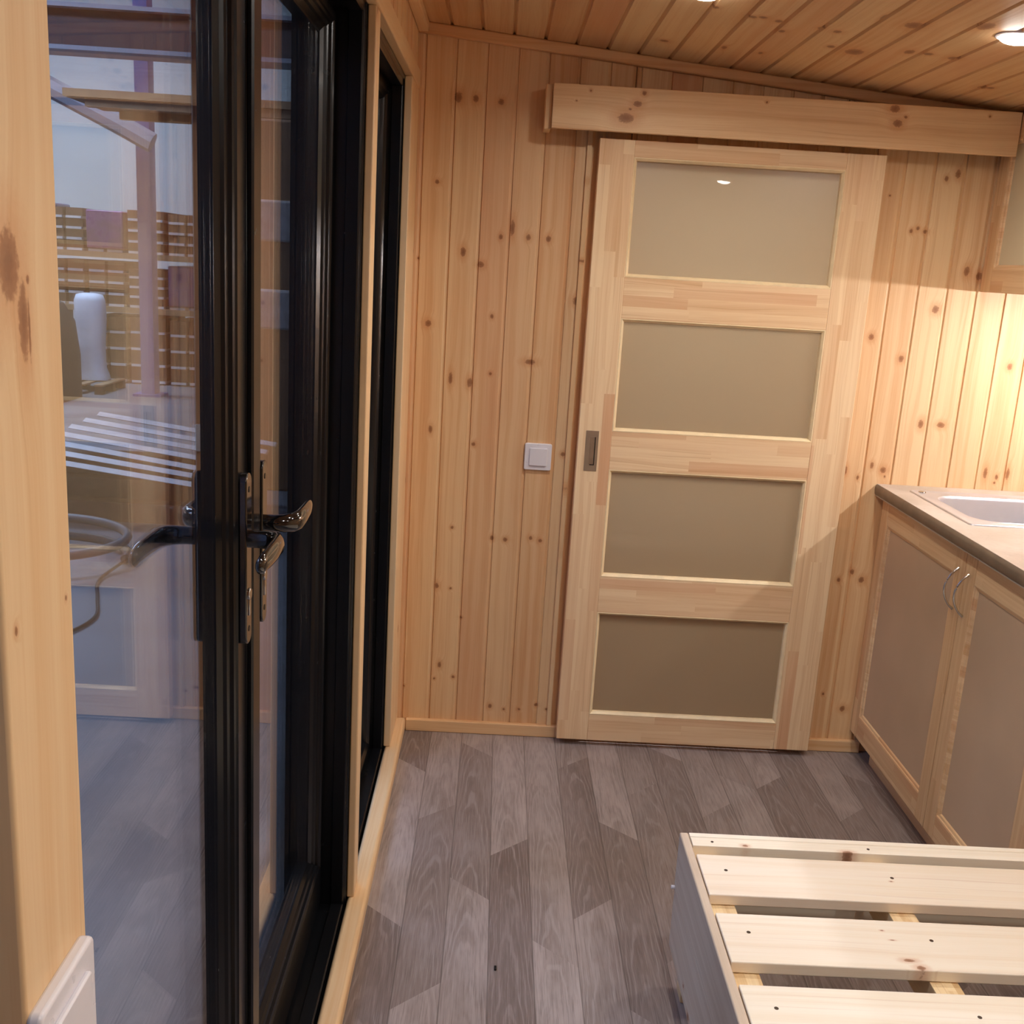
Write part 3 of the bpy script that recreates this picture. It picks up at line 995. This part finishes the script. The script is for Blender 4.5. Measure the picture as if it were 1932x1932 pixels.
def cab_door(parent, xf, y0, y1, z0, z1, stile, rail, handle_y=None, th=0.020, out=-1, name='door', pmat=None, hz=(0.690, 0.801)):
    """framed door whose face points to -x; two stiles, two rails, recessed panel, bow handle"""
    d = build(MB().box((xf + 0.0095, y0 + stile - 0.004, z0 + rail - 0.004), (xf + 0.0145, y1 - stile + 0.004, z1 - rail + 0.004)), name, pmat or M_panel, parent)
    for ya in (y0, y1 - stile):
        build(MB().box((xf, ya, z0), (xf + th, ya + stile, z1)), 'stile', M_cab_z, d, bevel=0.0015)
    build(MB().box((xf + 0.0004, y0 + stile, z0), (xf + th, y1 - stile, z0 + rail)), 'rail', M_cab_y, d, bevel=0.001)
    build(MB().box((xf + 0.0004, y0 + stile, z1 - rail), (xf + th, y1 - stile, z1)), 'rail', M_cab_y, d, bevel=0.001)
    # moulded inner edge
    mb = MB()
    a0, a1, b0, b1 = y0 + stile, y1 - stile, z0 + rail, z1 - rail
    pr = [(0.0, xf + 0.013), (0.0, xf + 0.0006), (0.003, xf + 0.0016), (0.004, xf + 0.0040), (0.010, xf + 0.0058), (0.013, xf + 0.0100), (0.013, xf + 0.013)]
    rg = []
    for ins, xv in pr:
        rg.append([mb.bm.verts.new(p) for p in ((xv, a0 + ins, b0 + ins), (xv, a1 - ins, b0 + ins), (xv, a1 - ins, b1 - ins), (xv, a0 + ins, b1 - ins))])
    for i in range(len(pr)):
        A, B = rg[i], rg[(i + 1) % len(pr)]
        for q in range(4):
            mb.bm.faces.new((A[q], A[(q + 1) % 4], B[(q + 1) % 4], B[q]))
    build(mb, 'moulding', M_cab_y, d)
    if handle_y is not None:
        h0, h1 = hz
        pts = []
        for q in range(15):
            s_ = q / 14
            zz = h0 + (h1 - h0) * s_
            pts.append((xf - 0.001 - 0.030 * math.sin(math.pi * s_) ** 0.75, handle_y, zz))
        build(MB().tube(pts, [0.0034] + [0.0030] * 13 + [0.0034], 12), 'handle', M_chrome, d, smooth=True, angle=60)
    return d


cab_door(cb, 1.220, 2.5575, 3.166, 0.076, 0.853, 0.056, 0.070, handle_y=2.588)
cab_door(cb, 1.220, 2.068, 2.5540, 0.076, 0.853, 0.060, 0.070, handle_y=2.527)

# worktop with cut-out
SY0, SY1, SX0, SX1 = 2.655, 3.085, 1.262, 1.745
zt0, zt1 = 0.862, 0.900
mb = MB()
BX0, BX1, BY0, BY1 = 1.300, 1.700, 2.695, 3.025
bmw = mb.bm


def ringplate(bm_, outer, inner, z0, z1):
    n_ = len(inner)
    return None


mb.box((1.1955, CE - 0.01, zt0), (BX0 - 0.004, WY - 0.001, zt1))
mb.box((BX1 + 0.004, CE - 0.01, zt0), (RX - 0.001, WY - 0.001, zt1))
mb.box((BX0 - 0.004, CE - 0.01, zt0), (BX1 + 0.004, BY0 - 0.004, zt1))
mb.box((BX0 - 0.004, BY1 + 0.004, zt0), (BX1 + 0.004, WY - 0.001, zt1))
bmesh.ops.remove_doubles(mb.bm, verts=mb.bm.verts, dist=1e-5)
wt = build(mb, 'worktop', M_worktop)
tag(wt, 'grey beige worktop with rounded front edge on the base cabinet', 'worktop')
build(MB().prism([(1.1965, zt0 + 0.002), (1.1915, zt0 + 0.008), (1.1902, zt0 + 0.018), (1.1902, zt0 + 0.026), (1.1915, zt0 + 0.033), (1.1965, zt1 - 0.0002)],
                'y', CE - 0.01, WY - 0.001), 'front_edge', plain('brown_laminate_edge', (122, 104, 86), 0.4, var=0.08, scale=18), wt, smooth=True, angle=60)

# sink
sk = thing('sink', 'stainless steel inset sink with one bowl in the worktop', 'sink', (1.5, 2.87, 0.900))


def rr(cx_, cy_, w_, h_, r, n_=8):
    pts = []
    for sx_, sy_, a0 in ((1, 1, 0), (-1, 1, 90), (-1, -1, 180), (1, -1, 270)):
        for q in range(n_):
            a = math.radians(a0 + q * 90 / (n_ - 1))
            pts.append((cx_ + sx_ * (w_ / 2 - r) + r * math.cos(a), cy_ + sy_ * (h_ / 2 - r) + r * math.sin(a)))
    return pts


def loft(rings_, closed_bottom=True):
    mb_ = MB()
    V = [[mb_.bm.verts.new(p) for p in r_] for r_ in rings_]
    n_ = len(V[0])
    for i in range(len(V) - 1):
        for q in range(n_):
            mb_.bm.faces.new((V[i][q], V[i][(q + 1) % n_], V[i + 1][(q + 1) % n_], V[i + 1][q]))
    if closed_bottom:
        mb_.bm.faces.new(V[-1])
    return mb_


scx, scy = (SX0 + SX1) / 2, (SY0 + SY1) / 2
bcx, bcy = (BX0 + BX1) / 2, (BY0 + BY1) / 2
W_, H_ = SX1 - SX0, SY1 - SY0
w_, h_ = BX1 - BX0, BY1 - BY0
spec = [(scx, scy, W_, H_, .012, .9005), (scx, scy, W_ - .003, H_ - .003, .012, .9030), (scx, scy, W_ - .010, H_ - .010, .012, .9036), (scx, scy, W_ - .018, H_ - .018, .012, .9024),
        (bcx, bcy, w_ + .006, h_ + .006, .082, .9020), (bcx, bcy, w_ + .001, h_ + .001, .080, .9034), (bcx, bcy, w_ - .006, h_ - .006, .077, .9015), (bcx, bcy, w_ - .012, h_ - .012, .074, .894),
        (bcx, bcy, w_ - .030, h_ - .030, .070, .800), (bcx, bcy, w_ - .045, h_ - .045, .064, .772), (bcx, bcy, w_ - .080, h_ - .080, .05, .761), (bcx, bcy, .10, .10, .049, .757)]
build(loft([[(p[0], p[1], z_) for p in rr(a, b_, c_, d_, r_)] for a, b_, c_, d_, r_, z_ in spec]), 'bowl', M_steel, sk, smooth=True, angle=50)
build(MB().cyl((bcx, bcy), 0.042, 0.7575, 0.7605, 'z', 32), 'drain', M_chrome, sk, bevel=0.001)
build(MB().cyl((SX0 + 0.030, SY1 - 0.028), 0.011, 0.9018, 0.9055, 'z', 24), 'tap_hole_cap', M_chrome, sk, bevel=0.0015)

# wall cabinet and the light under it
wc = thing('wall_cabinet', 'pine wall cabinet with a pale panelled door above the worktop', 'cabinet', (1.63, 2.7, 1.497))
UE = 2.20
mb = MB()
x0, x1 = 1.4355, RX - 0.002
mb.box((x0, UE, 1.500), (x1, UE + 0.018, 1.965)).box((x0, WY - 0.020, 1.500), (x1, WY - 0.002, 1.965)).box((x0, UE, 1.500), (x1, WY - 0.002, 1.516))
mb.box((x0, UE, 1.95), (x1, WY - 0.002, 1.962)).box((x1 - 0.01, UE, 1.500), (x1, WY - 0.002, 1.965))
build(mb, 'carcass', M_cab_z, wc)
M_upanel = plain('pale_cabinet_panel', (214, 204, 172), 0.4, 0.4, var=0.03, scale=3)
cab_door(wc, 1.415, 2.645, 3.160, 1.497, 1.984, 0.062, 0.066, pmat=M_upanel)
cab_door(wc, 1.415, 2.203, 2.640, 1.497, 1.984, 0.062, 0.066, pmat=M_upanel, handle_y=None)

ls = thing('under_cabinet_light', 'slim light bar fixed under the wall cabinet', 'light', (1.78, 2.75, 1.498))
build(MB().box((1.755, 2.60, 1.4925), (1.80, 2.94, 1.4995)), 'housing', M_white, ls, bevel=0.001)
build(MB().prism([(1.762, 1.4925), (1.764, 1.482), (1.770, 1.477), (1.785, 1.477), (1.791, 1.482), (1.793, 1.4925)], 'y', 2.62, 2.92), 'diffuser', M_led, ls)

# ------------------------------------------------------------------ bed
bed = thing('slatted_bed', 'pale pine slatted bed base in the lower right corner', 'bed', (0.9, 1.3, 0.0))
BH = 0.360
BXL, BXR = 0.4345, 1.66
build(MB().box((BXL, -0.2, BH - 0.123), (BXL + 0.0180, 1.977, BH)), 'side_board', M_bedside, bed, bevel=0.003, seg=3)
build(MB().box((BXL + 0.001, -0.2, 0.095), (BXL + 0.0180, 1.975, BH - 0.1245)), 'side_board', M_bedside, bed, bevel=0.002)
build(MB().box((BXL + 0.0195, 1.962, 0.095), (BXR, 1.977, BH)), 'end_board', M_slat, bed, bevel=0.001)
build(MB().box((BXL + 0.0200, 1.9285, BH - 0.070), (BXR, 1.9612, BH - 0.0005)), 'end_rail', M_slat, bed, bevel=0.001)
build(MB().box((BXL + 0.0195, -0.2, BH - 0.082), (BXL + 0.072, 1.928, BH - 0.0235)), 'slat_support', M_support, bed, bevel=0.001)
build(MB().box((0.802, -0.2, BH - 0.082), (0.852, 1.928, BH - 0.0235)), 'slat_support', M_support, bed, bevel=0.001)
build(MB().box((1.20, -0.2, BH - 0.082), (1.25, 1.928, BH - 0.0235)), 'slat_support', M_support, bed, bevel=0.001)
for lx, ly in ((0.48, 1.93), (1.60, 1.93), (0.48, 0.0), (1.60, 0.0)):
    build(MB().box((lx - 0.022, ly - 0.022, 0.0), (lx + 0.022, ly + 0.022, BH - 0.083)), 'leg', M_support, bed, bevel=0.002)
ye = 1.896
nsl = 0
while ye > 0.0:
    sx0 = BXL + 0.0205
    s_ = build(MB().box((sx0, ye - 0.1395, BH - 0.022), (BXR - 0.01, ye, BH)), 'slat', M_slat, bed, bevel=0.0022, seg=3)
    for xs, yo in ((0.5040, 0.055), (0.8350, 0.055), (1.225, 0.06)):
        build(MB().cyl((xs, ye - yo), 0.0037, BH - 0.001, BH + 0.0003, 'z', 14), 'screw', M_screw, s_)
    ye -= 0.1965
    nsl += 1
for xs in (0.497, 0.823):
    build(MB().cyl((xs, 1.945), 0.0030, BH - 0.001, BH + 0.0001, 'z', 14), 'screw', M_screw, bed)
build(MB().cyl((BXL, 1.974, 0.232), 0.004, BXL - 0.006, BXL + 0.004, 'x', 12), 'dowel', M_white, bed)
# little wood chip on the floor
chip = build(MB().box((0.064, 1.985, 0.0003), (0.069, 1.999, 0.003)), 'wood_chip', M_dark, bevel=0.001)
tag(chip, 'tiny dark wood chip lying on the floor planks', 'wood chip')

# ------------------------------------------------------------------ factory hall outside the glass door
HZ = -0.36
M_concrete = plain('grey_concrete', (120, 124, 128), 0.7, var=0.12, scale=1.2)
M_hallwall = plain('white_hall_wall', (214, 218, 214), 0.7, var=0.04, scale=0.6)
M_beam = plain('grey_painted_steel', (150, 152, 160), 0.5, var=0.06, scale=2)
M_blue = plain('blue_painted_steel', (66, 92, 160), 0.5, var=0.05)
M_brown = plain('brown_stained_board', (112, 76, 56), 0.65, var=0.15, scale=9)
M_dkbrown = plain('dark_timber', (70, 54, 46), 0.7, var=0.12, scale=8)
M_spacer = plain('white_spacer_strip', (226, 222, 220), 0.5, var=0.05)
M_wrapb = plain('blue_wrapping_film', (72, 74, 128), 0.28, 0.6, var=0.14, scale=7)
M_wrapp = plain('purple_wrapping_film', (128, 76, 128), 0.28, 0.6, var=0.14, scale=7)
M_bale = plain('white_wrapped_cloth', (214, 222, 232), 0.5, var=0.05, scale=6)
M_ply = plain('raw_plywood', (176, 142, 104), 0.6, var=0.08, scale=5)
M_plank = plain('pale_grey_plank', (210, 208, 206), 0.6, var=0.08, scale=9)
M_carton = plain('brown_carton', (164, 122, 84), 0.6, var=0.08, scale=3)
M_hose = plain('grey_rubber_hose', (84, 88, 92), 0.5, var=0.05)

struct(build(MB().box((-14, -6, HZ - 0.2), (2.5, 20, HZ)), 'floor_hall', M_concrete), 'grey concrete floor of the hall outside', 'floor')
struct(build(MB().box((-14, 17.5, HZ), (2.5, 17.8, 8.0)), 'wall_hall', M_hallwall), 'white wall at the end of the hall outside', 'wall')
struct(build(MB().box((-14.2, -6, HZ), (-14, 17.8, 8.0)), 'wall_hall_side', M_hallwall), 'side wall of the hall outside', 'wall')

# roof beams and brace
hb = thing('roof_beam', 'grey steel beam crossing the hall high behind the door glass', 'beam', (-4.5, 11, 3.2))
build(MB().box((-9.0, 10.9, 3.28), (-1.0, 11.1, 3.62)), 'web', plain('dark_brown_beam', (74, 56, 54), 0.6), hb)
build(MB().box((-9.0, 10.8, 3.24), (-1.0, 11.2, 3.28)).box((-9.0, 10.8, 3.62), (-1.0, 11.2, 3.66)), 'flange', M_beam, hb)
build(MB().tube([(-5.3, 11.0, 3.26), (-3.9, 11.0, 2.62), (-3.55, 11.0, 2.45)], 0.07, 8, 0.10), 'brace', M_beam, hb)
bc = build(MB().box((-4.36, 12.9, HZ), (-4.20, 13.1, 6.0)).box((-4.45, 12.85, HZ), (-4.11, 13.15, HZ + 0.03)), 'steel_column', M_blue)
tag(bc, 'blue steel column standing between the timber bundles', 'column')
# mezzanine sheet
pf = thing('overhead_platform', 'raw wooden platform edge seen high behind the door glass', 'platform', (-2.7, 9.4, 2.55))
build(MB().box((-3.62, 9.0, 2.60), (-1.75, 9.9, 2.66)), 'deck', M_ply, pf)
build(MB().box((-3.45, 9.02, 2.53), (-1.75, 9.10, 2.598)).box((-3.45, 9.8, 2.53), (-1.75, 9.88, 2.598)), 'joist', M_ply, pf)
for xq in (-1.85,):
    build(MB().box((xq, 9.3, HZ), (xq + 0.1, 9.4, 2.53)), 'post', M_ply, pf)

# rack with bundles of boards
rk = thing('storage_rack', 'long rack carrying three tiers of board bundles in the hall', 'rack', (-4.2, 14.3, HZ))
for zq in (0.64, 1.33):
    build(MB().box((-6.6, 13.95, zq - 0.07), (-2.2, 14.05, zq)).box((-6.6, 14.9, zq - 0.07), (-2.2, 15.0, zq)), 'shelf_beam', M_ply, rk)
for xq in (-6.55, -2.2):
    build(MB().box((xq - 0.05, 13.95, HZ), (xq + 0.05, 15.0, 2.1)), 'upright', M_ply, rk)
ordn = ['first', 'second', 'third', 'fourth', 'fifth', 'sixth', 'seventh', 'eighth']
tiers = [(HZ + 0.02, 0.56, 'bottom'), (0.642, 1.24, 'middle'), (1.332, 1.93, 'top')]
rb = random.Random(3)
styles = {('top', 0): M_wrapb, ('top', 2): M_wrapp, ('middle', 4): M_wrapb, ('bottom', 0): M_dkbrown, ('top', 5): M_wrapb}
for zi, (z0, z1, tn) in enumerate(tiers):
    for k in range(8):
        xa = -6.42 + k * 0.52
        wid = 0.46
        st = styles.get((tn, k))
        if tn == 'bottom' and k == 1:
            continue
        top = z1 - rb.random() * 0.10
        colw = {M_wrapb: 'blue wrapped', M_wrapp: 'purple wrapped', M_dkbrown: 'dark'}.get(st, 'brown')
        o = thing('board_bundle', '%s board bundle, %s from the left on the %s tier of the rack' % (colw, ordn[k], tn), 'board bundle',
                  (xa + wid / 2, 14.4, z0), group='board bundles on the hall rack')
        nl = 4
        hh = (top - z0) / nl
        mb = MB()
        ms = MB()
        for q in range(nl):
            zb_ = z0 + q * hh
            mb.box((xa, 14.0, zb_ + 0.032), (xa + wid * 0.47, 14.9, zb_ + hh - 0.002))
            mb.box((xa + wid * 0.53, 14.02, zb_ + 0.032), (xa + wid, 14.9, zb_ + hh - 0.002))
            ms.box((xa + 0.01, 13.985, zb_ + 0.001), (xa + wid * 0.45, 14.88, zb_ + 0.031))
            ms.box((xa + wid * 0.55, 13.99, zb_ + 0.001), (xa + wid - 0.01, 14.88, zb_ + 0.031))
        build(mb, 'boards', st if st in (M_dkbrown,) else M_brown, o)
        build(ms, 'spacers', M_spacer, o)
        if st in (M_wrapb, M_wrapp):
            build(MB().box((xa - 0.006, 13.97, z0 + 0.04), (xa + wid + 0.006, 14.93, top + 0.008)), 'wrapping', st, o, bevel=0.02, seg=3)

# tall white bale on the floor
mb = loft([[(p[0], p[1], z_) for p in rr(-5.13 + dx, 13.35, w_, w_ * 0.9, w_ * 0.35)] for w_, z_, dx in
           ((.02, HZ + .12, 0), (.42, HZ + .125, 0), (.40, HZ + .18, 0), (.34, HZ + .26, .0), (.34, HZ + .5, -.01), (.36, HZ + .9, .005), (.35, HZ + 1.1, 0), (.30, HZ + 1.17, 0), (.15, HZ + 1.19, 0))])
bl = build(mb, 'wrapped_bale', M_bale, smooth=True, angle=70)
tag(bl, 'tall white wrapped bale on the pallet outside the door', 'bale')


def pallet(x_, y_, z_, label, w_=1.0, d_=0.8, turn=0):
    o = thing('pallet', label, 'pallet', (x_, y_, z_))
    mb_ = MB()
    for q in range(5):
        xx = x_ - w_ / 2 + q * (w_ - 0.1) / 4
        mb_.box((xx, y_ - d_ / 2, z_ + 0.10), (xx + 0.1, y_ + d_ / 2, z_ + 0.118))
    build(mb_, 'deck', M_ply, o)
    for q in (0, 1, 2):
        for p_ in (0, 1, 2):
            mb_ = MB()
            mb_.box((x_ - w_ / 2 + q * (w_ - 0.1) / 2, y_ - d_ / 2 + p_ * (d_ - 0.1) / 2, z_), (x_ - w_ / 2 + q * (w_ - 0.1) / 2 + 0.1, y_ - d_ / 2 + p_ * (d_ - 0.1) / 2 + 0.1, z_ + 0.1))
            build(mb_, 'block', M_dkbrown, o)
    return o


pallet(-5.3, 13.2, HZ, 'wooden pallet under the tall white bale')
# dark machine left of the bale
mc = thing('covered_machine', 'dark covered machine left of the white bale', 'machine', (-5.55, 12.2, HZ))
build(loft([[(p[0], p[1], z_) for p in rr(-5.35, 12.3, w_, 0.7, 0.12)] for w_, z_ in ((.8, HZ), (.8, HZ + .5), (.7, HZ + .9), (.45, HZ + 1.1), (.2, HZ + 1.15))]), 'body', M_dkbrown, mc, smooth=True)
# wrapped carton seen through the far leaf
ct = thing('carton_stack', 'tall film wrapped brown carton stack behind the far door leaf', 'carton', (-1.75, 8.5, HZ))
build(MB().box((-2.15, 8.1, HZ), (-1.15, 8.9, 2.42)), 'carton', M_carton, ct, bevel=0.02)
build(MB().box((-2.17, 8.08, 0.9), (-1.13, 8.92, 1.2)).box((-2.17, 8.08, 1.55), (-1.13, 8.92, 1.85)), 'film_band', plain('clear_film_band', (200, 190, 180), 0.12, 0.8, var=0.1, scale=14), ct, bevel=0.02)

# low pile: dark timbers below, pale planks laid across the top
pile = thing('timber_pile', 'low pile of dark timbers with pale planks outside the door', 'timber pile', (-2.6, 7.3, HZ))
for q, (xa, ya, zz, ln_, w1) in enumerate(((-3.3, 6.9, HZ, 1.5, .16), (-3.3, 7.1, HZ, 1.5, .16), (-3.35, 7.3, HZ, 1.6, .16), (-3.2, 7.0, HZ + .14, 1.4, .16), (-3.25, 7.22, HZ + .14, 1.5, .16), (-3.2, 7.1, HZ + .28, 1.4, .2))):
    build(MB().box((xa, ya, zz), (xa + ln_, ya + w1, zz + 0.135)), 'timber', M_dkbrown if q % 2 else M_brown, pile, bevel=0.004)
rp = random.Random(8)
for q in range(7):
    xs, ys, zs_ = -3.15 + 0.05 * q, 6.75 + 0.13 * q, 0.10 + 0.028 * q
    dx, dyy, dz = 1.25 + 0.08 * rp.random(), 0.10 * rp.random() - 0.05, -0.16
    a, b_ = Vector((xs, ys, zs_)), Vector((xs + dx, ys + dyy, zs_ + dz))
    build(MB().tube([a, b_], 0.062, 4, 0.018), 'plank', M_plank, pile)

# hose and cable on the hall floor
pts = [(-2.55 + 0.42 * math.cos(a), 5.95 + 0.34 * math.sin(a), HZ + 0.032 + 0.004 * i) for i, a in enumerate([2 * math.pi * q / 28 for q in range(0, 44)])]
ho = build(MB().tube(pts, 0.028, 10), 'rubber_hose', M_hose, smooth=True, angle=80)
tag(ho, 'thick grey hose coiled on the hall floor', 'hose')
pts = [(-2.05, 6.1, HZ + .10), (-2.1, 5.9, HZ + .05), (-2.15, 5.6, HZ + .012), (-2.05, 5.3, HZ + .012), (-1.95, 5.0, HZ + .012), (-2.0, 4.75, HZ + .012), (-2.15, 4.6, HZ + .012), (-2.35, 4.6, HZ + .012)]
sm = []
for i in range(len(pts) - 1):
    p0, p1, p2, p3 = (Vector(pts[max(0, min(len(pts) - 1, i + d_))]) for d_ in (-1, 0, 1, 2))
    for q in range(6):
        t_ = q / 6
        sm.append(0.5 * ((2 * p1) + (-p0 + p2) * t_ + (2 * p0 - 5 * p1 + 4 * p2 - p3) * t_ ** 2 + (-p0 + 3 * p1 - 3 * p2 + p3) * t_ ** 3))
ca = build(MB().tube(sm, 0.009, 8), 'power_cable', M_gasket, smooth=True, angle=80)
tag(ca, 'thin dark cable snaking over the hall floor', 'cable')
